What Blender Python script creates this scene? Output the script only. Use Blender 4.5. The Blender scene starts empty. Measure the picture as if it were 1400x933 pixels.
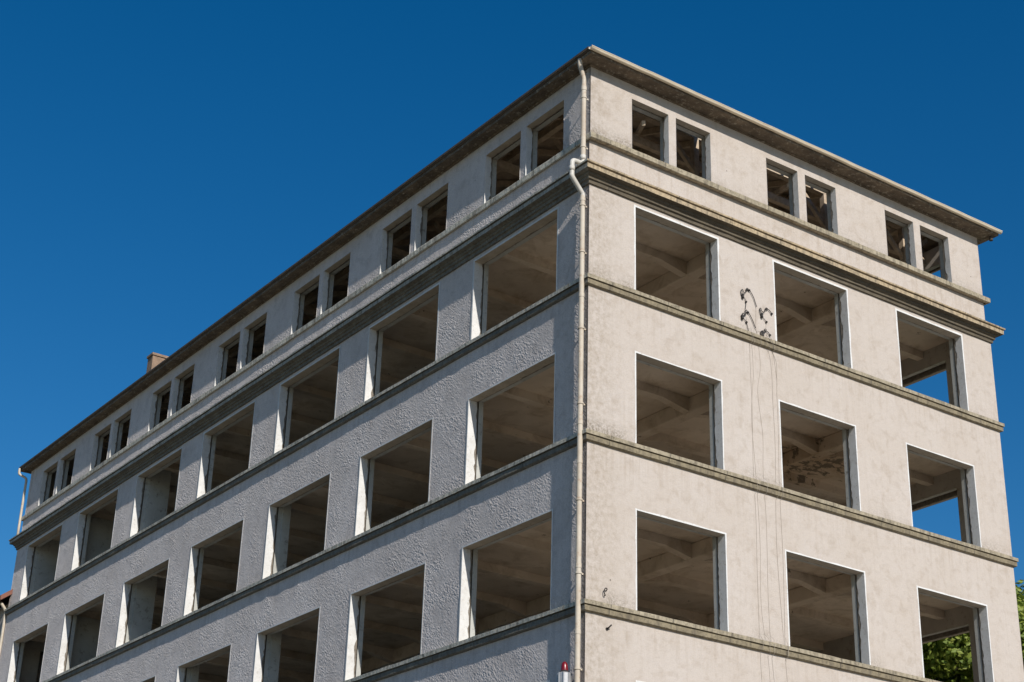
import bpy, bmesh, math, random
import numpy as np
from mathutils import Vector, Matrix
random.seed(7)
sc = bpy.context.scene
col = sc.collection
Z0 = 17.3                        # street level lies 17.3 m below the head of the middle row of windows
W = 13.9                         # building width (along +x)
PY, PW, PO = 5.0455, 3.4445, 1.202
L = 2*PO + 6*PY + PW             # building length (along +y)
TO, TG0, TG1, TI = 0.27, 0.27, 0.305, 0.44
SB = .06                         # the top storey is set back a little   # outer leaf, shutter slot, inner leaf
HEADS = [3.741, 0.0, -3.72, -7.45, -11.17, -14.7]
SILLS = [1.52, -2.22, -5.96, -9.7, -13.4, -16.4]
ATT_H, ATT_S = 6.735, 5.255
RX = [(1.366, 3.924), (5.786, 8.33), (10.172, 12.685)]
RXA = [(1.32, 2.475), (2.71, 3.835), (5.73, 6.838), (7.10, 8.22), (10.07, 11.182), (11.445, 12.59)]
LY = [(PO+i*PY, PO+i*PY+PW) for i in range(7)]
LYA = []
for i in range(7):
    a = 1.10+i*PY
    LYA += [(a, a+1.54), (a+1.775, a+3.312)]
BAND_TOPS = [1.5, -2.235, -5.975, -9.71, -13.45]
COLX = [4.855, 9.25]
PIER_Y = [PO+PW+(PY-PW)/2+i*PY for i in range(6)]

# ---------------------------------------------------------------- materials
def mat(name):
    m = bpy.data.materials.new(name); m.use_nodes = True
    nt = m.node_tree
    return m, nt, nt.nodes['Principled BSDF']
def N(nt, t, **kw):
    n = nt.nodes.new(t)
    for k, v in kw.items():
        if k in n.inputs.keys() if hasattr(n.inputs, 'keys') else False: n.inputs[k].default_value = v
        else: setattr(n, k, v)
    return n
def noise(nt, vec, scale, detail=4, rough=.55, dist=0):
    n = nt.nodes.new('ShaderNodeTexNoise')
    n.inputs['Scale'].default_value = scale; n.inputs['Detail'].default_value = detail
    n.inputs['Roughness'].default_value = rough; n.inputs['Distortion'].default_value = dist
    nt.links.new(vec, n.inputs['Vector']); return n.outputs['Fac']
def ramp(nt, fac, stops):
    r = nt.nodes.new('ShaderNodeValToRGB'); e = r.color_ramp.elements
    while len(e) < len(stops): e.new(.5)
    for i, (p, c) in enumerate(stops):
        e[i].position = p; e[i].color = (*c, 1) if isinstance(c, tuple) else (c, c, c, 1)
    nt.links.new(fac, r.inputs['Fac']); return r.outputs['Color']
def mixc(nt, fac, a, b, mode='MIX'):
    m = nt.nodes.new('ShaderNodeMix'); m.data_type = 'RGBA'; m.blend_type = mode
    for s, v in ((0, fac), (6, a), (7, b)):
        if isinstance(v, (int, float)): m.inputs[s].default_value = v
        elif isinstance(v, tuple): m.inputs[s].default_value = (*v, 1)
        else: nt.links.new(v, m.inputs[s])
    return m.outputs[2]
def math_(nt, op, a, b=None, c=None):
    m = nt.nodes.new('ShaderNodeMath'); m.operation = op
    for i, v in enumerate((a, b, c)):
        if v is None: continue
        if isinstance(v, (int, float)): m.inputs[i].default_value = v
        else: nt.links.new(v, m.inputs[i])
    return m.outputs[0]
def maprange(nt, v, a, b, c=0., d=1., smooth=True):
    m = nt.nodes.new('ShaderNodeMapRange'); m.interpolation_type = 'SMOOTHSTEP' if smooth else 'LINEAR'
    for i, q in enumerate((a, b, c, d)): m.inputs[i+1].default_value = q
    nt.links.new(v, m.inputs[0]); return m.outputs[0]
def bump(nt, b, h, strength, dist, normal=None):
    n = nt.nodes.new('ShaderNodeBump'); n.inputs['Strength'].default_value = strength; n.inputs['Distance'].default_value = dist
    nt.links.new(h, n.inputs['Height'])
    if normal: nt.links.new(normal, n.inputs['Normal'])
    nt.links.new(n.outputs[0], b.inputs['Normal']); return n.outputs[0]
def pos(nt):
    return nt.nodes.new('ShaderNodeTexCoord').outputs['Object']
def scaled(nt, vec, s):
    m = nt.nodes.new('ShaderNodeMapping'); m.inputs['Scale'].default_value = s
    nt.links.new(vec, m.inputs['Vector']); return m.outputs[0]
def xyz(nt, vec):
    s = nt.nodes.new('ShaderNodeSeparateXYZ'); nt.links.new(vec, s.inputs[0]); return s.outputs

def m_plaster(name, base, dark, rough_amp, coarse, tint, grime=1.0):
    m, nt, b = mat(name); p = pos(nt); o = xyz(nt, p)
    big = noise(nt, p, .55, 5, .6); mid = noise(nt, p, 3.2, 6, .65, .4); fine = noise(nt, p, 40, 3)
    c = mixc(nt, ramp(nt, big, [(.3, 0.), (.72, 1.)]), base, tint)
    c = mixc(nt, math_(nt, 'MULTIPLY', ramp(nt, mid, [(.5, 0.), (.78, 1.)]), .62), c, dark)
    c = mixc(nt, math_(nt, 'MULTIPLY', ramp(nt, fine, [(.45, 0.), (.75, 1.)]), .36), c, dark)
    # run-off streaks
    st = noise(nt, scaled(nt, p, (5, 5, .22)), 1.6, 5, .6)
    c = mixc(nt, math_(nt, 'MULTIPLY', ramp(nt, st, [(.52, 0.), (.82, 1.)]), .3), c, dark)
    # dirt and lichen that grows on the wall just above each ledge
    zz = math_(nt, 'ADD', o[2], -Z0+5.98+3.74*4)
    d = math_(nt, 'MULTIPLY', math_(nt, 'FRACT', math_(nt, 'DIVIDE', zz, 3.737)), 3.737)
    near = maprange(nt, d, .02, .5, 1, 0)
    cor = maprange(nt, math_(nt, 'ADD', o[0], o[1]), .4, 3.0, 1.0, .42)
    spots = ramp(nt, noise(nt, p, 17, 6, .75), [(.42, 0.), (.6, 1.)])
    patch = ramp(nt, noise(nt, scaled(nt, p, (1, 1, .5)), 1.1, 4), [(.38, 0.), (.62, 1.)])
    g = math_(nt, 'MULTIPLY', math_(nt, 'MULTIPLY', near, spots), math_(nt, 'MULTIPLY', patch, cor))
    c = mixc(nt, math_(nt, 'MULTIPLY', g, .95*grime), c, (.10, .085, .06))
    runs = math_(nt, 'MULTIPLY', maprange(nt, d, 2.5, 3.5, 0, 1), ramp(nt, noise(nt, scaled(nt, p, (6, 6, .3)), 1.3, 5, .65), [(.5, 0.), (.74, 1.)]))
    c = mixc(nt, math_(nt, 'MULTIPLY', runs, .5), c, dark)
    corn2 = math_(nt, 'MULTIPLY', maprange(nt, math_(nt, 'ADD', o[0], o[1]), .0, 1.3, 1, 0), ramp(nt, noise(nt, p, 9, 6, .7), [(.42, 0.), (.7, 1.)]))
    c = mixc(nt, math_(nt, 'MULTIPLY', corn2, .62*grime), c, (.25, .20, .14))
    if coarse:
        b.inputs['Diffuse Roughness'].default_value = .4
        sp = noise(nt, p, 33, 4, .7)
        c = mixc(nt, math_(nt, 'MULTIPLY', ramp(nt, sp, [(.50, 0.), (.66, 1.)]), .3), c, (.24, .215, .21))
        edge = math_(nt, 'MULTIPLY', maprange(nt, o[1], .06, .2, 1, 0), ramp(nt, noise(nt, p, 22, 5, .7), [(.35, .55), (.62, 1.)]))
        c = mixc(nt, math_(nt, 'MULTIPLY', edge, .85), c, (.10, .08, .065))
    v = nt.nodes.new('ShaderNodeTexVoronoi'); v.inputs['Scale'].default_value = 1.35; nt.links.new(p, v.inputs['Vector'])
    pit = maprange(nt, v.outputs['Distance'], .018, .034, 1, 0)
    c = mixc(nt, math_(nt, 'MULTIPLY', pit, .8), c, (.09, .07, .06))
    nt.links.new(c, b.inputs['Base Color']); b.inputs['Roughness'].default_value = .92; b.inputs['Specular IOR Level'].default_value = .15
    if coarse:
        h = math_(nt, 'ADD', math_(nt, 'MULTIPLY', noise(nt, p, 21, 3, .6), .9), math_(nt, 'MULTIPLY', noise(nt, p, 48, 3), .5))
        h = math_(nt, 'ADD', h, math_(nt, 'MULTIPLY', noise(nt, scaled(nt, p, (1, 1, .35)), 5, 3), .8))
    else:
        h = math_(nt, 'ADD', math_(nt, 'MULTIPLY', noise(nt, p, 6, 5), .8), math_(nt, 'MULTIPLY', noise(nt, p, 45, 2), .35))
    bump(nt, b, h, 1.0, rough_amp)
    return m
M_smooth = m_plaster('smooth_cream_plaster', (.475, .413, .358), (.33, .265, .205), .02, False, (.51, .455, .41))
M_rough = m_plaster('grey_roughcast', (.54, .49, .465), (.33, .295, .28), .0035, True, (.66, .61, .59), .7)

def m_ledge(name, a, bcol, lich):
    m, nt, b = mat(name); p = pos(nt); o = xyz(nt, p)
    c = mixc(nt, ramp(nt, noise(nt, p, 2.2, 6, .7), [(.3, 0.), (.7, 1.)]), a, bcol)
    c = mixc(nt, math_(nt, 'MULTIPLY', ramp(nt, noise(nt, p, 14, 6, .75), [(.48, 0.), (.68, 1.)]), .75), c, lich)
    c = mixc(nt, math_(nt, 'MULTIPLY', ramp(nt, noise(nt, scaled(nt, p, (7, 7, .7)), 1.5, 5), [(.46, 0.), (.7, 1.)]), .7), c, (.12, .10, .075))
    jt = math_(nt, 'FRACT', math_(nt, 'DIVIDE', math_(nt, 'ADD', math_(nt, 'ADD', o[0], o[1]), .35), 1.68))
    jm = maprange(nt, math_(nt, 'ABSOLUTE', math_(nt, 'SUBTRACT', jt, .5)), .003, .008, 1, 0)
    c = mixc(nt, math_(nt, 'MULTIPLY', jm, .6), c, (.09, .08, .07))
    nt.links.new(c, b.inputs['Base Color']); b.inputs['Roughness'].default_value = .9; b.inputs['Specular IOR Level'].default_value = .2
    bump(nt, b, math_(nt, 'ADD', noise(nt, p, 9, 6, .7), math_(nt, 'MULTIPLY', jm, -.6)), .9, .03)
    return m
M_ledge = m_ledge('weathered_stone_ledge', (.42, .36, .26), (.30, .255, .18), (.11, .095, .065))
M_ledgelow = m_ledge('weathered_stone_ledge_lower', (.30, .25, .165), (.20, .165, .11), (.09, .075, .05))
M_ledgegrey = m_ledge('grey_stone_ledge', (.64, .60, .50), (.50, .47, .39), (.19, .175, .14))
M_darkgrey = m_ledge('dark_grey_stone', (.23, .215, .18), (.15, .14, .12), (.06, .056, .047))  # darker stone for lower tiers and undercuts of the street ledges
M_midgrey = m_ledge('mid_grey_stone', (.46, .44, .38), (.34, .325, .28), (.14, .13, .105))
M_shadegrime = m_ledge('shade_and_grime_cornice_stone', (.15, .122, .085), (.10, .083, .06), (.06, .05, .037))  # grime plus the shade under the fascia, both put into the colour
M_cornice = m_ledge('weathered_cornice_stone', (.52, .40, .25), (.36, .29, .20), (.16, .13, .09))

def m_simple(name, c1, c2, scale=4, rough=.85, bs=.4, bd=.01, stops=(.35, .65), spec=.25, dark=None, metallic=0.):
    m, nt, b = mat(name); p = pos(nt)
    c = mixc(nt, ramp(nt, noise(nt, p, scale, 6, .65), [(stops[0], 0.), (stops[1], 1.)]), c1, c2)
    if dark: c = mixc(nt, math_(nt, 'MULTIPLY', ramp(nt, noise(nt, p, scale*4.3, 6, .75), [(.55, 0.), (.68, 1.)]), .8), c, dark)
    nt.links.new(c, b.inputs['Base Color']); b.inputs['Roughness'].default_value = rough; b.inputs['Specular IOR Level'].default_value = spec
    b.inputs['Metallic'].default_value = metallic
    bump(nt, b, noise(nt, p, scale*6, 4), bs, bd)
    return m
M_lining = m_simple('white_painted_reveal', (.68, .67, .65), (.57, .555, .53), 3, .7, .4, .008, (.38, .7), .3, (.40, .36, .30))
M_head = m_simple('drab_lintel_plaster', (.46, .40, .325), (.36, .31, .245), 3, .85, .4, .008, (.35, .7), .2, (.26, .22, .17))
M_raw = m_simple('broken_mortar', (.30, .26, .21), (.16, .135, .11), 9, .95, 1, .03)
M_inner = m_simple('old_interior_plaster', (.46, .42, .365), (.36, .325, .28), 1.1, .9, .3, .006, (.35, .7), .2, (.24, .19, .145))
M_inwall = m_simple('interior_wall_paint', (.50, .50, .47), (.40, .39, .35), 1.3, .9, .3, .006, (.35, .7), .2, (.2, .18, .15))
M_floor = m_simple('dusty_concrete_floor', (.54, .46, .36), (.42, .355, .275), .8, .9, .3, .01)
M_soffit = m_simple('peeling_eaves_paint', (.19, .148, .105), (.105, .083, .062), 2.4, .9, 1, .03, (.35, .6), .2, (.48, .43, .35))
M_roof = m_simple('dark_roof_sheeting', (.10, .08, .065), (.065, .055, .05), 3, .8)
M_gutter = m_simple('cream_painted_gutter', (.76, .66, .50), (.66, .55, .40), 2, .5, .2, .003, spec=.4)
M_gutterd = m_simple('dark_brown_gutter', (.10, .075, .055), (.06, .05, .042), 3, .7)  # the street gutter's shade is put into this dark brown
M_pipe = m_simple('cream_pipe_with_rust', (.53, .465, .375), (.40, .315, .23), 1.6, .6, .2, .003, (.45, .75), .4, (.36, .22, .13))
M_pipew = m_simple('white_plastic_pipe', (.58, .56, .51), (.47, .43, .37), 2, .5, .1, .002, spec=.4)
M_steel = m_simple('galvanised_steel', (.55, .55, .55), (.42, .42, .42), 8, .4, .1, .002, metallic=.6, spec=.5)
M_wood = m_simple('old_roof_timber', (.58, .47, .35), (.40, .31, .22), 6, .9, .5, .01)
M_board = m_simple('roof_boarding', (.46, .37, .285), (.33, .26, .195), 5, .9, .5, .01)
M_brick = m_simple('chimney_render', (.31, .21, .145), (.21, .145, .10), 3, .95, .8, .02, (.35, .65), .2, (.13, .11, .09))
M_black = m_simple('black_iron', (.02, .018, .017), (.035, .03, .027), 9, .6)
M_wire = m_simple('weathered_cable', (.34, .29, .24), (.42, .37, .31), 6, .8)
M_house = m_simple('neighbour_render', (.42, .38, .34), (.34, .30, .27), 1.5, .9)
M_metal = m_simple('grey_beacon_housing', (.42, .42, .42), (.32, .32, .32), 6, .35, .1, .002, metallic=.3, spec=.5)
m, nt, b = mat('red_lens'); M_red = m
nt.links.new(ramp(nt, noise(nt, pos(nt), 14, 3), [(.3, (.20, .005, .009)), (.8, (.14, .004, .008))]), b.inputs['Base Color'])
b.inputs['Roughness'].default_value = .3; b.inputs['Specular IOR Level'].default_value = .6
m, nt, b = mat('red_clay_tiles'); M_tile = m
p = pos(nt); wv = nt.nodes.new('ShaderNodeTexWave'); wv.inputs['Scale'].default_value = 2.2; wv.bands_direction = 'Y'; nt.links.new(p, wv.inputs['Vector'])
nt.links.new(mixc(nt, ramp(nt, noise(nt, p, 6, 5), [(.3, 0.), (.7, 1.)]), (.25, .10, .065), (.16, .07, .05)), b.inputs['Base Color'])
b.inputs['Roughness'].default_value = .85; bump(nt, b, wv.outputs['Fac'], .8, .04)

PEEL = (10.1, 3.0, .45+Z0)
def m_ceiling():
    m, nt, b = mat('stained_ceiling_plaster'); p = pos(nt)
    c = mixc(nt, ramp(nt, noise(nt, p, .5, 5, .6), [(.3, 0.), (.7, 1.)]), (.76, .65, .535), (.53, .44, .345))
    c = mixc(nt, math_(nt, 'MULTIPLY', ramp(nt, noise(nt, p, 1.5, 6, .7, .6), [(.48, 0.), (.68, 1.)]), .6), c, (.36, .27, .18))
    vd = nt.nodes.new('ShaderNodeVectorMath'); vd.operation = 'DISTANCE'; nt.links.new(p, vd.inputs[0]); vd.inputs[1].default_value = PEEL
    loc_ = maprange(nt, vd.outputs['Value'], .5, 2.6, 1, 0)
    nz_ = noise(nt, scaled(nt, p, (1, 1.5, 1)), 2.6, 6, .7)
    c = mixc(nt, math_(nt, 'MULTIPLY', loc_, .55), c, (.42, .27, .14))
    c = mixc(nt, math_(nt, 'MULTIPLY', maprange(nt, math_(nt, 'ADD', nz_, math_(nt, 'MULTIPLY', loc_, .17)), .66, .69), .85), c, (.14, .115, .085))
    nt.links.new(c, b.inputs['Base Color']); b.inputs['Roughness'].default_value = .95; b.inputs['Specular IOR Level'].default_value = .1
    bump(nt, b, noise(nt, p, 7, 5), .5, .02); return m
M_ceil = m_ceiling()

# ---------------------------------------------------------------- mesh helpers
class MB:
    def __init__(s): s.v = []; s.f = []; s.mi = []
    def add(s, vs, fs, mi=0):
        o = len(s.v); s.v += [tuple(q) for q in vs]; s.f += [tuple(i+o for i in f) for f in fs]; s.mi += [mi]*len(fs)
    def quad(s, a, b, c, d, mi=0): s.add([a, b, c, d], [(0, 1, 2, 3)], mi)
    def box(s, a, b, mi=0):
        (x0, y0, z0), (x1, y1, z1) = a, b
        s.add([(x0,y0,z0),(x1,y0,z0),(x1,y1,z0),(x0,y1,z0),(x0,y0,z1),(x1,y0,z1),(x1,y1,z1),(x0,y1,z1)],
              [(3,2,1,0),(4,5,6,7),(0,1,5,4),(1,2,6,5),(2,3,7,6),(3,0,4,7)], mi)
    def bar(s, p, q, w, h, mi=0):          # rectangular timber from p to q
        p, q = Vector(p), Vector(q); d = (q-p).normalized()
        up = Vector((0, 0, 1)) if abs(d.z) < .95 else Vector((1, 0, 0))
        r = d.cross(up).normalized(); u = r.cross(d).normalized()
        vs = [c + r*(i*w/2) + u*(j*h/2) for c in (p, q) for i, j in ((-1,-1),(1,-1),(1,1),(-1,1))]
        s.add(vs, [(3,2,1,0),(4,5,6,7),(0,1,5,4),(1,2,6,5),(2,3,7,6),(3,0,4,7)], mi)
    def tube(s, pts, r, n=10, cap=True, mi=0):
        pts = [Vector(q) for q in pts]; rs = r if isinstance(r, (list, tuple)) else [r]*len(pts)
        prev = None; base = len(s.v)
        for i, q in enumerate(pts):
            d = (pts[min(i+1, len(pts)-1)]-pts[max(i-1, 0)]).normalized()
            if prev is None:
                a = Vector((0, 0, 1)) if abs(d.z) < .9 else Vector((1, 0, 0)); prev = d.cross(a).normalized()
            prev = (prev - d*prev.dot(d)).normalized(); w = d.cross(prev)
            for k in range(n):
                t = 2*math.pi*k/n; s.v.append(tuple(q + prev*(math.cos(t)*rs[i]) + w*(math.sin(t)*rs[i])))
        for i in range(len(pts)-1):
            for k in range(n):
                s.f.append((base+i*n+k, base+i*n+(k+1)%n, base+(i+1)*n+(k+1)%n, base+(i+1)*n+k)); s.mi.append(mi)
        if cap:
            s.f.append(tuple(base+k for k in reversed(range(n)))); s.mi.append(mi)
            s.f.append(tuple(base+(len(pts)-1)*n+k for k in range(n))); s.mi.append(mi)
    def lathe(s, prof, n=16, c=(0, 0), mi=0):
        base = len(s.v)
        for r, z in prof:
            for k in range(n):
                t = 2*math.pi*k/n; s.v.append((c[0]+r*math.cos(t), c[1]+r*math.sin(t), z))
        for i in range(len(prof)-1):
            for k in range(n):
                s.f.append((base+i*n+k, base+i*n+(k+1)%n, base+(i+1)*n+(k+1)%n, base+(i+1)*n+k)); s.mi.append(mi)
    def build(s, name, mats, parent=None, smooth=False, bevel=0, dz=0., loc=None):
        me = bpy.data.meshes.new(name)
        me.from_pydata([(x, y, z+dz) for x, y, z in s.v], [], s.f); me.update()
        for mm in (mats if isinstance(mats, (list, tuple)) else [mats]): me.materials.append(mm)
        me.polygons.foreach_set('material_index', s.mi)
        if smooth: me.polygons.foreach_set('use_smooth', [True]*len(me.polygons))
        o = bpy.data.objects.new(name, me); col.objects.link(o)
        if parent: o.parent = parent
        if loc: o.location = loc
        if bevel:
            bv = o.modifiers.new('bevel', 'BEVEL'); bv.width = bevel; bv.segments = 2; bv.limit_method = 'ANGLE'
        return o
def thing(name, label, cat, loc=(0, 0, 0), group=None):
    o = bpy.data.objects.new(name, None); col.objects.link(o); o.location = loc
    o['label'] = label; o['category'] = cat
    if group: o['group'] = group
    o.empty_display_size = .3
    return o
def smooth_path(pts, n=6):                # Catmull-Rom through the points
    P = [Vector(q) for q in pts]; P = [P[0]*2-P[1]] + P + [P[-1]*2-P[-2]]; out = []
    for i in range(1, len(P)-2):
        for k in range(n):
            t = k/n; a, b, c, d = P[i-1:i+3]
            out.append(.5*((2*b)+(c-a)*t+(2*a-5*b+4*c-d)*t*t+(3*b-a-3*c+d)*t**3))
    out.append(P[-2]); return out

# ---------------------------------------------------------------- the building
bld = thing('concrete_building', 'big abandoned pale building with rows of empty glassless window openings', 'building')
SIDES = {'front': (lambda u, d, z: (u, d, z), W, 1), 'street': (lambda u, d, z: (d, u, z), L, -1),
         'east': (lambda u, d, z: (W-d, u, z), L, 1), 'back': (lambda u, d, z: (u, L-d, z), W, -1)}
def holes_for(side):
    A = RX if side in ('front', 'back') else LY
    B = RXA if side in ('front', 'back') else LYA
    h = [(a, b, SILLS[i], HEADS[i], False) for i in range(6) for a, b in A]
    h += [(a, b, ATT_S, ATT_H, True) for a, b in B]
    return h
def i_row(h): return min(range(6), key=lambda i: abs(SILLS[i]-h[2]))
def leaf(mb, T, u0, u1, z0, z1, holes, d, flip, mi):
    us = sorted({u0, u1} | {q for h in holes for q in h[:2]}); zs = sorted({z0, z1} | {q for h in holes for q in h[2:4]})
    for i in range(len(us)-1):
        for j in range(len(zs)-1):
            cu, cz = (us[i]+us[i+1])/2, (zs[j]+zs[j+1])/2
            if any(h[0] < cu < h[1] and h[2] < cz < h[3] for h in holes): continue
            q = [T(us[i], d, zs[j]), T(us[i+1], d, zs[j]), T(us[i+1], d, zs[j+1]), T(us[i], d, zs[j+1])]
            mb.quad(*(q if not flip else q[::-1]), mi)
rng = np.random.default_rng(11)
def rough_leaf(mb, T, u0, u1, z0, z1, holes, d, step=.031):
    '''the roughcast is real relief: a fine grid whose points stand 0 to 2 cm back from the face, at random'''
    def cuts(vals):
        out = []
        for a, b in zip(vals[:-1], vals[1:]):
            n = max(1, round((b-a)/step)); out += [a+(b-a)*i/n for i in range(n)]
        return np.array(out+[vals[-1]])
    us = cuts(sorted({u0, u1} | {q for h in holes for q in h[:2]})); zs = cuts(sorted({z0, z1} | {q for h in holes for q in h[2:4]}))
    nu, nz = len(us), len(zs)
    g = rng.normal(0, 1, (nu, nz))
    sm = g.copy()
    for ax in (0, 1): sm = (np.roll(sm, 1, ax)+sm+np.roll(sm, -1, ax))/3
    big = rng.normal(0, 1, (nu//14+2, nz//14+2)); iu, iz = np.arange(nu)/14, np.arange(nz)/14
    a, b = iu.astype(int), iz.astype(int); fu, fz = (iu-a)[:, None], (iz-b)[None, :]
    fu, fz = fu*fu*(3-2*fu), fz*fz*(3-2*fz)
    lf = (big[a][:, b]*(1-fz)+big[a][:, b+1]*fz)*(1-fu)+(big[a+1][:, b]*(1-fz)+big[a+1][:, b+1]*fz)*fu
    h_ = (.0017*g + .0004*sm)*np.clip(1+.45*lf, .35, 2) + .0016*lf
    h_ = np.clip(h_, -.007, .007)-.0075
    um, zm = (us[:-1]+us[1:])/2, (zs[:-1]+zs[1:])/2
    solid = np.ones((nu-1, nz-1), bool)
    for h in holes: solid &= ~(((um > h[0]) & (um < h[1]))[:, None] & ((zm > h[2]) & (zm < h[3]))[None, :])
    full = np.zeros((nu, nz), int); full[:-1, :-1] += solid; full[1:, :-1] += solid; full[:-1, 1:] += solid; full[1:, 1:] += solid
    h_[full < 4] = 0
    o = len(mb.v)
    for i in range(nu):
        for j in range(nz): mb.v.append(T(us[i], d-h_[i, j], zs[j]))
    for i, j in zip(*np.nonzero(solid)):
        q = o+int(i)*nz+int(j); mb.f.append((q, q+1, q+nz+1, q+nz)); mb.mi.append(0)
def reveal(mb, T, h, d0, d1, flip, mi, sides=('l', 'r', 't', 'b')):
    a, b, s, t = h[:4]
    E = {'l': ((a, s), (a, t)), 'r': ((b, t), (b, s)), 't': ((a, t), (b, t)), 'b': ((b, s), (a, s))}
    for k in sides:
        (ua, za), (ub, zb) = E[k]
        q = [T(ua, d0, za), T(ua, d1, za), T(ub, d1, zb), T(ub, d0, zb)]
        mb.quad(*(q if flip else q[::-1]), mi)
for side, (T, U, s) in SIDES.items():
    hs = holes_for(side); flip = s < 0
    to = TO
    if side == 'east': hs = [(*h[:3], h[3]-(.13 if not h[4] else .05), h[4]) for h in hs]; to = .13
    mb = MB(); fb = side in ('front', 'back')
    lowh = [h for h in hs if not h[4]]; tops = [h for h in hs if h[4]]
    if side == 'street':
        leaf(mb, T, 0, U, -Z0-.2, -8.6, [h for h in lowh if h[2] < -9], 0, flip, 0)
        rough_leaf(mb, T, 0, U, -8.6, 4.34, [(*h[:2], max(h[2], -8.6), h[3]) for h in lowh if h[3] > -8.6], 0)
        rough_leaf(mb, T, SB, U-SB, 4.34, 5.12, [], .035); rough_leaf(mb, T, SB, U-SB, 5.12, 7.20, tops, SB)
    else:
        leaf(mb, T, 0, U, -Z0-.2, 4.34, lowh, 0, flip, 0)
        leaf(mb, T, .037 if side == 'front' else SB, U-SB, 4.34, 5.12, [], SB, flip, 0); leaf(mb, T, SB, U-SB, 5.12, 7.20, tops, SB, flip, 0)
    for h in hs: reveal(mb, T, h, SB if h[4] else 0, to, flip, 1)
    leaf(mb, T, SB if fb else to, U-(SB if fb else to), -Z0-.2, 7.2, hs, to, not flip, 1)
    if side == 'east': ih = [(h[0]+.03, h[1]-.03, h[2]-.06, h[3]+(.06 if not h[4] else -.05), h[4]) for h in hs]
    else: ih = [(h[0]-(.012 if not h[4] else .05), h[1]+(.012 if not h[4] else .05), h[2]-.06, h[3]+(.04 if not h[4] else .02), h[4]) for h in hs]
    lo, hi = (TG1, U-TG1) if fb else (TI, U-TI)
    leaf(mb, T, lo, hi, -Z0-.2, 7.2, ih, TG1, flip, 1)
    leaf(mb, T, TI, U-TI, -Z0-.2, 7.2, ih, TI, not flip, 2)
    for h in ih: reveal(mb, T, h, TG1, TI, flip, 3)
    ow = M_smooth if side in ('front', 'east') else M_rough
    wall = mb.build('wall', [ow, M_raw, M_inner, M_inwall], bld, dz=Z0)
    wall['label'] = {'front': 'sunlit smooth cream plaster wall', 'street': 'grey roughcast side wall', 'east': 'rear side wall', 'back': 'far end wall'}[side]
    # white plaster linings round each opening, broken along their inner edge
    for h in hs:
        if h[2] < -10 or side == 'back': continue
        a, b, z0, z1, att = h
        mb = MB(); e = .004; f0 = (SB if att else 0)-e
        bw = .0 if att else .048 if i_row(h) == 0 else .036
        for k in ('l', 't', 'r'):
            n = max(6, int((z1-z0 if k != 't' else b-a)/.09))
            ragged = .035 if k != 't' else .02
            deep = []
            base = to-.015 if not att else to-.02
            w = 0
            for i in range(n+1):
                w = w*.72 + random.uniform(-1, 1)*ragged
                deep.append(min(to-.004, base - abs(w)))
            P = []
            for i in range(n+1):
                t = i/n
                if k == 'l': P.append((a+e, z0+.0+(z1-e-z0)*t))
                elif k == 'r': P.append((b-e, z0+(z1-e-z0)*t))
                else: P.append((a+e+(b-a-2*e)*t, z1-e))
            for i in range(n):
                (u0, y0), (u1, y1) = P[i], P[i+1]
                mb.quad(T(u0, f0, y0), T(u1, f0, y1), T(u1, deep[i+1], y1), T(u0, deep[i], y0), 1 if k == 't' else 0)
                o = {'l': (-e, 0), 'r': (e, 0), 't': (0, e)}[k]      # thickness at the broken edge
                mb.quad(T(u0, deep[i], y0), T(u1, deep[i+1], y1), T(u1+o[0]*.9, deep[i+1], y1+o[1]*.9), T(u0+o[0]*.9, deep[i], y0+o[1]*.9))
        if bw:
            # face band, mitred, a few mm proud
            ring = [(a+e, z0), (a+e, z1-e), (b-e, z1-e), (b-e, z0)]; out = [(a-bw, z0), (a-bw, z1+bw), (b+bw, z1+bw), (b+bw, z0)]
            for i in range(3):
                n = max(4, int(math.dist(ring[i], ring[i+1])/.22))
                lerp = lambda A, B, t: (A[0]+(B[0]-A[0])*t, A[1]+(B[1]-A[1])*t)
                jj = [(1, 1) if q in (0, n) else (random.uniform(.62, 1.12),)*2 for q in range(n+1)]
                pin = [lerp(ring[i], ring[i+1], q/n) for q in range(n+1)]; po_ = [lerp(out[i], out[i+1], q/n) for q in range(n+1)]
                po_ = [lerp(pin[q], po_[q], jj[q][0]) for q in range(n+1)]
                for q in range(n):
                    A, B, C_, D = pin[q], pin[q+1], po_[q+1], po_[q]
                    mb.quad(T(A[0], -e, A[1]), T(B[0], -e, B[1]), T(C_[0], -e, C_[1]), T(D[0], -e, D[1]))
                    mb.quad(T(D[0], -e, D[1]), T(C_[0], -e, C_[1]), T(C_[0], .001, C_[1]), T(D[0], .001, D[1]))
        mb.build('window_surround', [M_lining, M_head], bld, dz=Z0)

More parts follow.
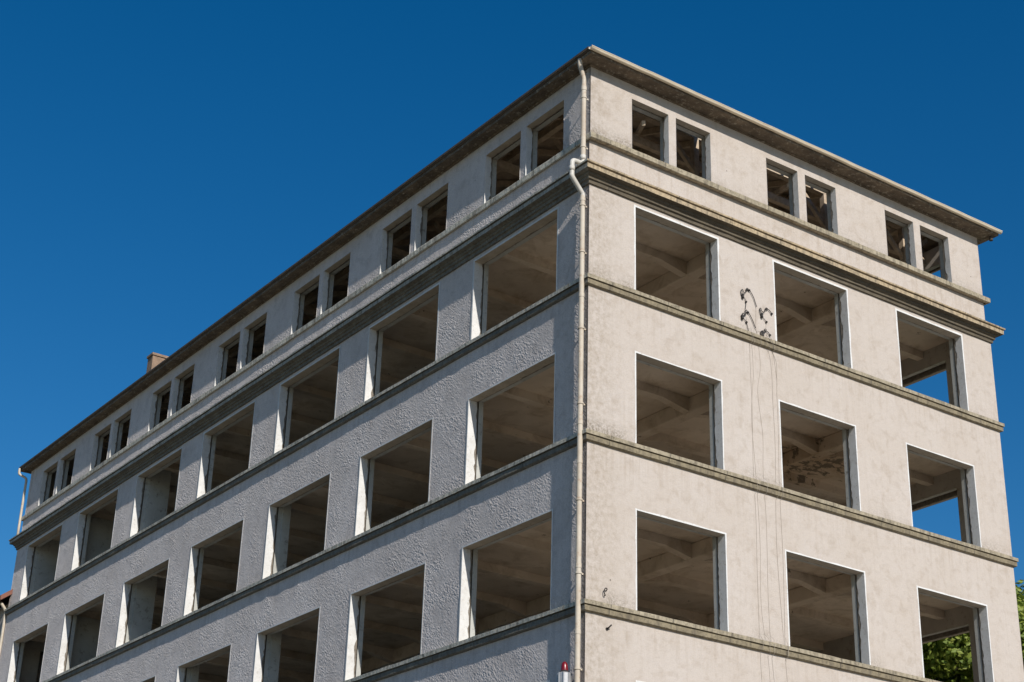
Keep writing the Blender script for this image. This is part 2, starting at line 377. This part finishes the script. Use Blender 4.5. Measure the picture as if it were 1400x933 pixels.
def ring_profile(name, prof, material, kx0=1.0, seg=.33, jit=.006, mi=None):
    """sweep the (overhang, height) profile round the four sides, mitred at the corners, with slightly worn edges"""
    mb = MB(); pts = []
    def side(n, f):
        for i in range(n): pts.append((f, i/n))
    corners = [(-1, -1), (1, -1), (1, 1), (-1, 1)]
    def cpos(c, e):
        return ((-e*kx0 if c[0] < 0 else W+e), (-e if c[1] < 0 else L+e))
    loops = []; lside = []
    for ci in range(4):
        a, b = corners[ci], corners[(ci+1) % 4]
        n = int((W if ci % 2 == 0 else L)/seg)
        for i in range(n):
            row = []
            for k, (e, z) in enumerate(prof):
                pa, pb = cpos(a, e), cpos(b, e); t = i/n
                ee = random.uniform(-jit, jit) if 0 < k < len(prof)-1 and 0 < i else 0
                x, y = pa[0]+(pb[0]-pa[0])*t, pa[1]+(pb[1]-pa[1])*t
                nx, ny = [(0, -1), (1, 0), (0, 1), (-1, 0)][ci]
                row.append((x+nx*ee, y+ny*ee, z+(random.uniform(-jit, jit)*.7 if 0 < k < len(prof)-1 else 0)))
            loops.append(row); lside.append(ci)
    m = len(prof)
    for r in loops: mb.v += r
    for i in range(len(loops)):
        for k in range(m-1):
            a, b = i*m+k, ((i+1) % len(loops))*m+k
            mb.f.append((a, b, b+1, a+1)); mb.mi.append(mi(lside[i], k) if mi else 0)
    return mb.build(name, material, bld, dz=Z0)
for z in BAND_TOPS:
    ring_profile('string_course', [(-.02, z-.24), (.035, z-.235), (.072, z-.215), (.075, z-.115), (.05, z-.105), (.052, z-.092), (.102, z-.088), (.104, z), (.02, z+.03), (-.27, z+.035)], [M_ledge, M_ledgelow, M_ledgegrey, M_darkgrey], mi=lambda s_, k: (0 if k > 5 else 1) if s_ < 3 else (2 if k > 5 else 3))
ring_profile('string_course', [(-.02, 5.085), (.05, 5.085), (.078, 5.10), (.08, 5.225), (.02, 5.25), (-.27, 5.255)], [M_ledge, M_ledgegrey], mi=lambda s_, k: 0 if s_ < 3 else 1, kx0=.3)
ring_profile('cornice', [(-.02, 3.865), (.045, 3.87), (.05, 3.955), (.092, 3.965), (.096, 4.03), (.14, 4.045), (.145, 4.10), (.20, 4.112), (.262, 4.118), (.266, 4.218), (.222, 4.224), (.222, 4.244), (.30, 4.248), (.305, 4.288), (.05, 4.35), (-.02-SB, 4.352)], [M_cornice, M_shadegrime, M_ledgegrey, M_darkgrey, M_midgrey],
             mi=lambda s_, k: (1 if k < 8 else 0) if s_ < 3 else (3 if k < 8 or k in (10, 11) else 4 if k < 10 else 2))  # dark stone in the street lip's undercut paints its shadow line
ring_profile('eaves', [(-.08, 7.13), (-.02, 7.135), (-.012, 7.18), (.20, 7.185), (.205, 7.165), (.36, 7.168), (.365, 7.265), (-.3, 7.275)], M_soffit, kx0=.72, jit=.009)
# gutters
def trough(p, q, r, name, m, out):
    p, q = Vector(p), Vector(q); mb = MB(); n = 40; base = []
    ax = Vector(out)
    for i in range(n+1):
        c = p.lerp(q, i/n) + Vector((0, 0, random.uniform(-.006, .006)))
        row = []
        for k in range(9):
            t = math.pi*k/8; row.append(c + ax*(-math.cos(t)*r) + Vector((0, 0, -math.sin(t)*r)))
        row.append(c + ax*(r+.012) + Vector((0, 0, .004))); row.append(c + ax*(r+.012) + Vector((0, 0, .014))); row.append(c + ax*(r-.006) + Vector((0, 0, .014)))
        base.append(len(mb.v)); mb.v += [tuple(x) for x in row]
    for i in range(n):
        for k in range(11):
            mb.f.append((base[i]+k, base[i]+k+1, base[i+1]+k+1, base[i+1]+k)); mb.mi.append(0)
    for i in (0, n): mb.f.append(tuple(base[i]+k for k in range(9))); mb.mi.append(0)
    return mb.build(name, m, bld, smooth=True, dz=Z0)
trough((-.335, -.415, 7.275), (W+.40, -.415, 7.275), .06, 'gutter', M_gutter, (0, -1, 0))['label'] = 'cream half-round gutter'
trough((-.272, -.36, 7.272), (-.272, L+.4, 7.272), .026, 'gutter', M_gutterd, (-1, 0, 0))['label'] = 'dark gutter with its shade in the colour'
# hipped roof
SL = .36; EX = .33
def roofz(x, y): return 7.285 + SL*(min(x+EX, W+EX-x, y+EX, L+EX-y))
half = W/2+EX
mb = MB(); rr = random.Random(21)
def rp(a, d, sd, dz_):           # point at distance a along side sd, d metres in from the eaves
    x0, x1, ya, yb = -EX+d, W+EX-d, -EX+d, L+EX-d
    z = 7.285+SL*d+dz_
    return {0: (x0+(x1-x0)*a, ya, z), 1: (x1, ya+(yb-ya)*a, z), 2: (x1+(x0-x1)*a, yb, z), 3: (x0, yb+(ya-yb)*a, z)}[sd]
nd = 14
for r_ in range(nd):
    d0, d1 = half*r_/nd, half*(r_+1)/nd
    for sd in range(4):
        n = 10 if sd % 2 == 0 else 28
        for i in range(n):
            if 1 <= r_ and sd == 0 and rr.random() < (.36 if r_ < 4 else 0): continue  # unseen gaps added near the front eaves to let sun into the loft
            a, b = i/n, (i+1)/n
            mb.quad(rp(a, d0, sd, .05), rp(b, d0, sd, .05), rp(b, d1, sd, .05), rp(a, d1, sd, .05), 0)
            mb.quad(rp(a, d1, sd, 0), rp(b, d1, sd, 0), rp(b, d0, sd, 0), rp(a, d0, sd, 0), 1)
for sd in range(4): mb.quad(rp(0, 0, sd, 0), rp(1, 0, sd, 0), rp(1, 0, sd, .05), rp(0, 0, sd, .05))
roof = mb.build('roof', [M_roof, M_board], bld, dz=Z0)
mb = MB(); cx, cy = .8, 26.85
mb.box((cx, cy, 7.4), (cx+.60, cy+.45, 9.20)); mb.box((cx-.04, cy-.04, 9.20), (cx+.64, cy+.49, 9.30))
ch = mb.build('chimney', M_brick, roof, bevel=.012, dz=Z0); ch['label'] = 'stubby rendered chimney'
# rafters, purlins, posts and braces in the loft
y = .75
while y < L-.5:
    xe = min(W/2, y+EX, L-y+EX)
    for sx in (0, 1):
        x0, x1 = TI, xe
        mb = MB(); f = (lambda x: x) if sx == 0 else (lambda x: W-x)
        mb.bar((f(.05), y, roofz(.05, y)-.13), (f(x1), y, roofz(x1, y)-.13), .09, .16); mb.build('rafter', M_wood, bld, dz=Z0)
    y += 1.12
x = .9
while x < W-.5:
    ye = min(x, W-x)
    mb = MB(); mb.bar((x, .05, roofz(x, .05)-.13), (x, ye, roofz(x, ye)-.13), .09, .16); mb.build('rafter', M_wood, bld, dz=Z0)
    x += 1.12
for d in (1.5, 3.4):
    z = roofz(d, 12)-.31
    for p, q in (((d, d, z), (W-d, d, z)), ((d, L-d, z), (d, d, z)), ((W-d, d, z), (W-d, L-d, z))):
        mb = MB(); mb.bar(p, q, .16, .2); mb.build('purlin', M_wood, bld, dz=Z0)
for yy in [1.5, 4.6]+PIER_Y[1:]:
    for xx in ([1.5, 4.6, 9.3, 12.4] if yy < 2 else [3.4, W-3.4]):
        zt = roofz(xx, yy)-.4
        mb = MB(); mb.box((xx-.08, yy-.08, 4.36), (xx+.08, yy+.08, zt)); mb.build('roof_post', M_wood, bld, dz=Z0)
        for sg in (-1, 1):
            mb = MB(); mb.bar((xx, yy, zt-1.0), (xx+sg*1.0, yy, zt-.02), .1, .12); mb.build('roof_brace', M_wood, bld, dz=Z0)
    mb = MB(); mb.bar((TI, yy+.2, 6.92), (W-TI, yy+.2, 6.92), .14, .2); mb.build('tie_beam', M_wood, bld, dz=Z0)
for xx in (2.0, 6.9, 11.8):
    mb = MB(); mb.bar((xx, TI, 6.5), (xx+1.5, 2.6, 7.7), .09, .12); mb.build('roof_brace', M_wood, bld, dz=Z0)
# floors, beams, columns
for i, hd in enumerate(HEADS[:5]):
    mb = MB(); mb.box((TG1, TG1, hd+.45), (W-TG1, L-TG1, hd+.62))
    mb.mi = [0, 1, 0, 0, 0, 0]
    mb.build('floor_slab', [M_ceil, M_floor], bld, dz=Z0)
    if i > 3: continue
    for xx in COLX:
        mb = MB(); mb.box((xx-.17, TI, hd+.06), (xx+.17, L-TI, hd+.448)); mb.build('beam', M_ceil, bld, dz=Z0, bevel=.03)
        if i < 3:
            for yy in PIER_Y:
                mb = MB(); mb.box((xx-.22, yy-.22, SILLS[i]-.9), (xx+.22, yy+.22, hd+.058)); mb.build('column', M_inwall, bld, dz=Z0, bevel=.02)
    mb = MB(); k = 0
    yb = 2.1
    while yb < L-1:
        mb = MB(); xs = [TI, COLX[0]-1.0, COLX[0]-.17, COLX[0]+.17, COLX[0]+1.0, COLX[1]-1.0, COLX[1]-.17, COLX[1]+.17, COLX[1]+1.0, W-TI]
        zb = [.24, .24, .08, .08, .24, .24, .08, .08, .24, .24]
        for a in range(len(xs)-1):
            if a in (2, 6): continue
            v = [(xs[a], yb-.11, hd+zb[a]), (xs[a+1], yb-.11, hd+zb[a+1]), (xs[a+1], yb-.11, hd+.448), (xs[a], yb-.11, hd+.448)]
            v += [(p_[0], yb+.11, p_[2]) for p_ in v]
            mb.add(v, [(0, 1, 2, 3), (7, 6, 5, 4), (0, 4, 5, 1), (1, 5, 6, 2), (3, 7, 4, 0)])
        if i < 3: mb.build('beam', M_ceil, bld, dz=Z0)
        yb += 2.2
mb = MB(); mb.box((TG1, TG1, -Z0-.1), (W-TG1, L-TG1, -Z0+.15)); mb.build('floor_slab', M_floor, bld, dz=Z0)
# partitions
for i, hd in enumerate(HEADS[:3]):
    fl = SILLS[i]-.9
    for wi, dep in (((4, .75), (6, 1.4)) if i == 0 else ((4, .7), (2, .25)) if i == 1 else ((2, .3), (3, .25))):
        yy = LY[wi][1]-.02
        mb = MB(); mb.box((TI-.003, yy, fl), (TI+dep, yy+.14, hd+.446)); mb.build('partition', M_inwall, bld, dz=Z0)
    mb = MB(); mb.box((COLX[1]-.08, 8.2, fl), (COLX[1]+.08, L-TI, hd+.057)); mb.build('partition', M_inner, bld, dz=Z0)  # spine wall added out of sight to darken the rooms behind the street windows
    mb = MB(); mb.box((TI, 30.5, fl), (COLX[1]-.09, 30.64, hd+.2)); mb.build('partition', M_inwall, bld, dz=Z0)
# downpipe at the near corner: swan neck, straight run, goose neck round the cornice, long run
def vz(p): return [(x, y, z+Z0) for x, y, z in p]
px, py_ = -.115, .10
mb = MB(); mb.tube(smooth_path([(-.25, .08, 7.22), (-.25, .08, 7.08), (-.22, .085, 6.98), (-.14, .095, 6.78), (px, py_, 6.68), (px, py_, 6.5)], 5), .058, 12)
mb.build('downpipe', M_pipe, bld, smooth=True, dz=Z0)
mb = MB(); mb.tube([(px, py_, 6.55), (px, py_, 4.50)], .062, 14); mb.tube([(px, py_, 6.5), (px, py_, 6.4)], .07, 14)
mb.build('downpipe', M_pipe, bld, smooth=False, dz=Z0)
mb = MB(); mb.tube(smooth_path([(px, py_, 4.58), (px, py_, 4.47), (px-.05, py_, 4.405), (px-.2, py_, 4.395), (-.385, py_, 4.385), (-.425, py_, 4.33), (-.43, py_, 4.2), (-.43, py_, 4.02), (-.41, py_, 3.94), (-.17, py_, 3.66), (px, py_, 3.58), (px, py_, 3.45)], 6), .060, 12)
mb.tube([(px, py_, 4.62), (px, py_, 4.5)], .068, 14); mb.tube([(-.43, py_, 4.22), (-.43, py_, 4.10)], .067, 14)
mb.build('downpipe', M_pipew, bld, smooth=True, dz=Z0)
mb = MB(); mb.tube([(px, py_, 3.55), (px, py_, -Z0+.1)], .060, 14)
for z in (3.5, 1.05, -2.0, -2.9, -5.2, -6.6, -9, -12): mb.tube([(px, py_, z), (px, py_, z-.09)], .067, 14)
dp = mb.build('downpipe', M_pipe, bld, dz=Z0); dp['label'] = 'long cream downpipe with rust patches'
for z in (6.2, 4.85, 3.3, 2.1, .2, -1.6, -3.8, -5.4, -7.4):
    mb = MB(); mb.tube([(px, py_, z-.02), (px, py_, z+.02)], .075, 14); mb.bar((px, py_, z), (.02, py_, z), .02, .035)
    mb.build('pipe_bracket', M_pipe, dp, dz=Z0)
# pipe at the far end of the street front, from gutter outlet down to the cornice
mb = MB(); mb.tube(smooth_path([(-.33, L+.25, 7.25), (-.33, L+.25, 7.1), (-.3, L+.22, 7.0), (-.1, L+.12, 6.88), (-.05, L+.09, 6.75), (-.05, L+.09, 6.4), (-.05, L+.09, 4.34)], 5), .05, 12)
mb.build('downpipe', M_pipe, bld, smooth=True, dz=Z0)
# rainwater outlet stub under the far right eaves corner
mb = MB(); mb.tube([(W+.22, -.2, 7.19), (W+.22, -.2, 7.04)], .055, 12); mb.build('outlet_stub', M_gutterd, bld, dz=Z0)

# ---------------------------------------------------------------- wall hooks with cut cable ends on the cream wall
def fac(pts, d=-.05): return [(x, d, z+Z0) for x, z in pts]
HOOKS = [
 ('upper left black wire hook on cream wall, with long pigtail hanging to its right', [(4.672, 2.429), (4.628, 2.472), (4.632, 2.568), (4.68, 2.608), (4.703, 2.552), (4.748, 2.541), (4.794, 2.594), (4.791, 2.65), (4.836, 2.692), (4.866, 2.667), (4.829, 2.63), (4.80, 2.652), (4.899, 2.656), (4.978, 2.581), (5.045, 2.475), (5.121, 2.277)], [(4.672, 2.429), (4.734, 2.394), (4.782, 2.31), (4.75, 2.101)], 13),
 ('lower left black wire hook on cream wall, under the hook with the longest pigtail', [(4.636, 1.858), (4.631, 1.929), (4.679, 1.975), (4.708, 1.931), (4.676, 1.895), (4.754, 1.956), (4.733, 2.043), (4.785, 2.091), (4.804, 2.044), (4.757, 2.009), (4.834, 2.043), (4.912, 1.962), (4.979, 1.857), (5.061, 1.694)], [(4.636, 1.858), (4.703, 1.826), (4.772, 1.763), (4.833, 1.543)], 11),
 ('upper right black wire hook on cream wall, close beside a big window opening', [(5.28, 2.094), (5.229, 2.163), (5.223, 2.256), (5.261, 2.282), (5.278, 2.22), (5.329, 2.204), (5.388, 2.236), (5.407, 2.312), (5.448, 2.35), (5.486, 2.33), (5.45, 2.289), (5.412, 2.313), (5.517, 2.324), (5.622, 2.244)], [(5.28, 2.094), (5.347, 2.041), (5.434, 1.968)], 13),
 ('lowest right black wire hook, sitting just above the stone ledge on cream wall', [(5.247, 1.60), (5.24, 1.653), (5.291, 1.689), (5.315, 1.644), (5.275, 1.611), (5.367, 1.66), (5.345, 1.726), (5.385, 1.765), (5.415, 1.741), (5.369, 1.702), (5.447, 1.715), (5.534, 1.646)], [(5.247, 1.60), (5.30, 1.56)], 8),
]
WIRES = [[(4.75, 2.1), (4.84, 1.56), (4.86, 1.18), (4.87, .45), (4.88, -.43), (4.85, -1.93), (4.88, -3.2), (4.86, -4.6), (4.87, -6.5), (4.95, -8)],
         [(5.121, 2.277), (5.1, 1.7), (5.17, 1.19), (5.19, .66), (5.08, .02), (5.19, -1.02), (5.16, -1.95), (5.2, -3.2), (5.17, -5), (5.22, -6.4), (5.4, -8)],
         [(4.833, 1.543), (4.94, 1.21), (4.96, .48), (4.93, .19), (4.85, -.72), (4.92, -2), (4.98, -3.6), (4.95, -5.2), (5.12, -6.6), (5.1, -8)],
         [(5.061, 1.694), (5.2, 1.5), (5.48, 1.2), (5.56, .65), (5.56, -.05), (5.58, -1.08), (5.55, -2), (5.5, -3.8), (5.62, -6.2), (5.75, -8)],
         [(5.434, 1.968), (5.45, 1.6), (5.63, 1.2), (5.72, .53), (5.705, .13), (5.70, -.9), (5.66, -2.2), (5.68, -4), (5.62, -6.3)],
         [(5.30, 1.56), (5.5, 1.4), (5.72, 1.0), (5.725, .6), (5.70, .15)]]
def wire_pts(w):
    out = []
    P = smooth_path([(x, 0, z) for x, z in w], 14)
    for q in P:
        d = -.006
        for b in BAND_TOPS:
            if b-.26 < q.z < b+.1: d = -.112
        out.append((q.x, d, q.z+Z0))
    return out
WOF = {0: (0, 1), 1: (2, 3), 2: (4,), 3: (5,)}
for i, (lab, body, tail, thick) in enumerate(HOOKS):
    x0, z0 = body[0]
    r = thing('wire_hook', lab, 'wall hook', (x0, 0, z0+Z0), 'black wire hooks on the cream wall')
    loc = lambda pts: [(x-x0, y, z-z0-Z0) for x, y, z in pts]
    mb = MB(); mb.tube(loc(smooth_path(fac(body, -.03), 4)), .0095, 7); mb.build('hook_rod', M_black, r, smooth=True)
    mb = MB(); mb.tube(loc(smooth_path(fac(tail, -.025), 4)), .007, 6); mb.build('cable_end', M_black, r, smooth=True)
    mb = MB(); mb.lathe([(.0, -.065), (.028, -.06), (.038, -.03), (.028, 0), (.040, .03), (.03, .055), (.0, .06)], 10); o = mb.build('insulator', M_black, r, smooth=True); o.location = (0, -.035, 0)
    mb = MB(); mb.bar((0, .002, .01), (0, -.04, .01), .03, .03); mb.build('wall_plug', M_black, r)
    for q in (body[-1 if i > 1 else -4], tail[-1] if i > 1 else tail[2]):
        mb = MB(); mb.lathe([(.0, -.035), (.024, -.02), (.028, .01), (.0, .035)], 8); o = mb.build('cable_clamp', M_black, r, smooth=True); o.location = (q[0]-x0, -.03, q[1]-z0)
    for k in WOF[i]:
        mb = MB(); mb.tube([(x-x0, y, z-z0-Z0) for x, y, z in wire_pts(WIRES[k])], .0034, 5); mb.build('trailing_wire', M_wire, r, smooth=True)
r = thing('iron_staple', 'small rusty C-shaped iron staple sticking out of cream wall above the lowest ledge', 'staple', (.48, 0, -5.72+Z0))
mb = MB(); mb.tube(smooth_path([(.05, 0, .03), (.045, -.05, .07), (0, -.06, .08), (-.035, -.06, .03), (-.03, -.06, -.05), (.0, -.05, -.07), (.01, 0, -.07)], 5), .011, 8); mb.build('rod', M_black, r, smooth=True)
r = thing('pipe_stub', 'small black pipe stub sticking out of cream wall below the lowest ledge', 'pipe stub', (.56, 0, -6.45+Z0))
mb = MB(); mb.tube([(0, .01, -.03), (.02, -.05, .0), (.05, -.10, .05)], .016, 8); mb.build('tube', M_black, r, smooth=True)
mb = MB(); mb.lathe([(.016, 0), (.034, 0), (.034, .012), (.016, .012)], 10); o = mb.build('flange', M_black, r); o.rotation_euler = (math.pi/2, 0, 0); o.location = (0, -.001, -.03)

# ---------------------------------------------------------------- warning beacon on the grey wall beside the downpipe
bz = -7.60+Z0
r = thing('warning_beacon', 'red dome warning beacon on a grey metal housing beside the cream downpipe', 'beacon', (-.25, .35, bz))
mb = MB(); mb.lathe([(0, -.45), (.125, -.45), (.14, -.43), (.14, .12), (.12, .14), (0, .14)], 8); hs_ = mb.build('housing', M_metal, r)
mb = MB()
for k in range(8):
    t = 2*math.pi*(k+.0)/8; mb.bar((.14*math.cos(t), .14*math.sin(t), -.44), (.14*math.cos(t), .14*math.sin(t), .125), .028, .028)
mb.build('ribs', M_metal, hs_)
mb = MB(); mb.lathe([(.0, .14), (.098, .14), (.098, .165), (.08, .185), (0, .185)], 16); mb.build('collar', M_black, r, smooth=False)
mb = MB(); mb.lathe([(.076, .185), (.076, .22), (.068, .28), (.058, .325), (.04, .355), (.018, .37), (0, .372)], 18); mb.build('lens', M_red, r, smooth=True)
mb = MB(); mb.bar((.0, 0, -.3), (.255, 0, -.3), .06, .06); mb.box((.232, -.09, -.42), (.252, .09, -.18)); mb.bar((.0, 0, -.35), (0, .28, -.42), .05, .07); mb.build('bracket', M_black, r)

# ---------------------------------------------------------------- neighbouring house beyond the far end
nh = thing('neighbour_house', 'lower house with red clay tile roof adjoining the far end of the grey wall', 'house')
y0 = L+.06; y1 = y0+14; xw = .08; xr = 5.2; ez = 1.75
mb = MB(); mb.box((xw, y0, -Z0), (10.2, y1, ez+.05)); gable = [(xw, y0, ez+.05), (10.2, y0, ez+.05), (xr, y0, ez+4.1)]
mb.add(gable+[(x, y1, z) for x, y, z in gable], [(0, 1, 2), (5, 4, 3)]); mb.build('wall', M_house, nh, dz=Z0)
mb = MB()
for xa, xb in ((-.42, xr), (10.7, xr)):
    za = ez-.0; zb = ez+4.3
    v = [(xa, y0-.25, za), (xb, y0-.25, zb), (xb, y1, zb), (xa, y1, za)]; v += [(x, y, z+.20) for x, y, z in v]
    mb.add(v, [(3, 2, 1, 0), (4, 5, 6, 7), (0, 1, 5, 4), (1, 2, 6, 5), (2, 3, 7, 6), (3, 0, 4, 7)])
mb.build('roof', M_tile, nh, dz=Z0)
mb = MB(); mb.tube([(-.46, y0-.25, ez+.02), (-.46, y1, ez+.02)], .06, 10); mb.build('gutter', M_gutterd, nh, smooth=True, dz=Z0)
mb = MB(); mb.tube(smooth_path([(-.3, y0+.02, ez-.02), (-.2, y0+.02, ez-.12), (-.06, y0+.05, ez-.3), (-.03, y0+.06, ez-.6), (-.03, y0+.06, -3), (-.03, y0+.06, -Z0)], 5), .06, 10); mb.build('downpipe', M_pipe, nh, smooth=True, dz=Z0)
for z in (.6, -2.2, -5.0):
    mb = MB(); mb.box((xw-.02, y0+1.2, z-1.6), (xw+.0, y0+2.3, z)); f = mb.build('window', M_roof, nh, dz=Z0)
    mb = MB()
    for a, b in (((xw-.05, y0+1.13, z-1.66), (xw-.001, y0+1.2, z+.06)), ((xw-.05, y0+2.3, z-1.66), (xw-.001, y0+2.37, z+.06)), ((xw-.05, y0+1.2, z), (xw-.001, y0+2.3, z+.06)), ((xw-.06, y0+1.2, z-1.66), (xw-.001, y0+2.3, z-1.6))): mb.box(a, b)
    mb.build('frame', M_lining, f, dz=Z0)

# ---------------------------------------------------------------- ground
def struct(o): o['kind'] = 'structure'; return o
M_ground = m_simple('dry_grass_and_earth', (.16, .15, .09), (.22, .19, .13), .3, .95)
M_asph = m_simple('asphalt', (.055, .053, .05), (.075, .07, .066), 3, .9)
M_pave = m_simple('concrete_paving', (.22, .205, .185), (.17, .16, .145), 1.2, .9)
M_yard = m_simple('pale_concrete_yard', (.50, .455, .39), (.42, .38, .32), .4, .9)
mb = MB(); mb.box((-3000, -3000, -1), (3000, 3000, -.02)); struct(mb.build('ground', M_ground))
mb = MB(); mb.box((-14, -120, -.018), (-4.2, 200, -.012)); struct(mb.build('road', M_asph))
mb = MB(); mb.box((-4.2, -5.2, -.1), (W+4, -.02, .12)); mb.box((-4.2, -.02, -.1), (-.02, 60, .12)); struct(mb.build('pavement', M_pave, bevel=.02))
mb = MB(); mb.box((-4.2, -60, -.019), (60, -5.2, -.011)); struct(mb.build('forecourt', M_yard))  # unseen yard, made pale to bounce sun up onto the ceilings

# ---------------------------------------------------------------- trees beyond the building
m, nt, b = mat('leaf_green'); M_leaf = m
at = nt.nodes.new('ShaderNodeAttribute'); at.attribute_name = 'tone'
nt.links.new(ramp(nt, at.outputs['Fac'], [(0., (.09, .14, .02)), (.5, (.19, .25, .035)), (1., (.28, .31, .055))]), b.inputs['Base Color'])
b.inputs['Roughness'].default_value = .55; b.inputs['Specular IOR Level'].default_value = .3
tr = nt.nodes.new('ShaderNodeBsdfTranslucent'); tr.inputs['Color'].default_value = (.22, .28, .04, 1)
ms = nt.nodes.new('ShaderNodeMixShader'); ms.inputs[0].default_value = .3
nt.links.new(b.outputs[0], ms.inputs[1]); nt.links.new(tr.outputs[0], ms.inputs[2]); nt.links.new(ms.outputs[0], nt.nodes['Material Output'].inputs['Surface'])
M_bark = m_simple('brown_bark', (.11, .085, .06), (.07, .055, .04), 6, .95, 1, .03)
def tree(label, x, y, h, rad, n, seed, base=.35):
    rnd = random.Random(seed)
    t = thing('broadleaf_tree', label, 'tree', (x, y, 0), 'trees behind the building')
    mb = MB(); mb.tube(smooth_path([(0, 0, -.1), (.15, .1, h*.25), (-.1, .1, h*.5), (.1, -.1, h*.8)], 5), [.38-.30*i/15 for i in range(16)], 9)
    mb.build('trunk', M_bark, t, smooth=True)
    mb = MB(); clumps = []
    for k in range(110):
        a = rnd.uniform(0, 6.283); u = rnd.random(); zc = h*(base+(1-base)*u)
        prof = max(.05, 1-u**4)**.5*(.55+.45*min(1, u*2.5))
        rr = rad*prof*math.sqrt(rnd.uniform(.15, 1))
        cr = rnd.uniform(.8, 1.6); clumps.append((Vector((rr*math.cos(a), rr*math.sin(a), zc-cr*.8)), cr))
    for c, cr in clumps[:26]:
        s0 = Vector((0, 0, max(h*.22, c.z-2.6-rnd.random()*2)))
        mb.tube(smooth_path([s0, s0.lerp(c, .5)+Vector((0, 0, -.2)), c], 4), [.11-.09*i/8 for i in range(9)], 6)
    mb.build('limb', M_bark, t, smooth=True)
    vs, fs, tn = [], [], []
    for i in range(n):
        c, cr = rnd.choice(clumps)
        d = Vector((rnd.gauss(0, 1), rnd.gauss(0, 1), rnd.gauss(0, .8))).normalized()
        q = c + d*cr*rnd.uniform(.55, 1.05)
        nrm = (d + Vector((rnd.uniform(-.9, .9), rnd.uniform(-.9, .9), rnd.uniform(-.2, 1.1)))).normalized()
        a = nrm.cross(Vector((rnd.random(), rnd.random(), rnd.random()))).normalized(); bb = nrm.cross(a)
        s_ = rnd.uniform(.055, .11); o = len(vs)
        vs += [q-a*s_*1.3, q+bb*s_*.75-nrm*s_*.15, q+a*s_*1.3, q-bb*s_*.75-nrm*s_*.15]; fs.append((o, o+1, o+2, o+3)); tn.append(rnd.random())
    me = bpy.data.meshes.new('crown'); me.from_pydata([tuple(v) for v in vs], [], fs); me.materials.append(M_leaf)
    at_ = me.attributes.new('tone', 'FLOAT', 'FACE'); at_.data.foreach_set('value', tn)
    o = bpy.data.objects.new('crown', me); col.objects.link(o); o.parent = t
tree('bright green tree seen through the lowest corner window opening', 25.5, 12.2, 19.4, 5.4, 180000, 3, .35)
tree('dark green tree at the right edge beyond the building corner', 33.0, 13.4, 21.9, 5.0, 80000, 5, .35)
tree('broad green tree standing behind the brighter tree in the corner window', 33, 21.5, 21.8, 5.8, 110000, 9, .35)

# ---------------------------------------------------------------- sun, sky, camera
S = Vector((-.155, -1, .667)).normalized()
ld = bpy.data.lights.new('sun', 'SUN'); ld.energy = 4.9; ld.angle = math.radians(.5); ld.color = (1, .955, .89)
lo_ = bpy.data.objects.new('sun', ld); col.objects.link(lo_); lo_.rotation_euler = (-S).to_track_quat('-Z', 'Y').to_euler()
w = bpy.data.worlds.new('World'); sc.world = w; w.use_nodes = True; nt = w.node_tree
bg = nt.nodes['Background']; sky = nt.nodes.new('ShaderNodeTexSky'); sky.sky_type = 'NISHITA'; sky.sun_disc = False
sky.sun_elevation = math.asin(S.z); sky.sun_rotation = math.atan2(S.x, S.y)
sky.air_density = 1.0; sky.dust_density = .3; sky.ozone_density = 3.0; sky.altitude = 300
hs_n = nt.nodes.new('ShaderNodeHueSaturation'); hs_n.inputs['Saturation'].default_value = 1.395
nt.links.new(sky.outputs[0], hs_n.inputs['Color']); nt.links.new(hs_n.outputs[0], bg.inputs['Color']); bg.inputs['Strength'].default_value = .093
CAMP = dict(f=2294.511, c=(-20.5535, -26.4794, -15.622), yaw=0.6103, pitch=0.4324, roll=0.0302)
cd = bpy.data.cameras.new('camera'); cam = bpy.data.objects.new('camera', cd); col.objects.link(cam)
cy_, sy_, cp, sp = math.cos(CAMP['yaw']), math.sin(CAMP['yaw']), math.cos(CAMP['pitch']), math.sin(CAMP['pitch'])
fw = Vector((sy_*cp, cy_*cp, sp)); rt = Vector((cy_, -sy_, 0)); up = rt.cross(fw)
c_, s_ = math.cos(CAMP['roll']), math.sin(CAMP['roll']); r2 = rt*c_+up*s_; u2 = -rt*s_+up*c_
M = Matrix((r2, u2, -fw)).transposed().to_4x4(); M.translation = Vector(CAMP['c'])+Vector((0, 0, Z0)); cam.matrix_world = M
cd.sensor_width = 36; cd.sensor_fit = 'HORIZONTAL'; cd.lens = CAMP['f']/1400*36; cd.clip_end = 5000; cd.clip_start = .1
sc.camera = cam
sc.view_settings.view_transform = 'Standard'; sc.view_settings.look = 'None'; sc.view_settings.exposure = 0; sc.view_settings.gamma = 1
sc.view_settings.use_curve_mapping = False
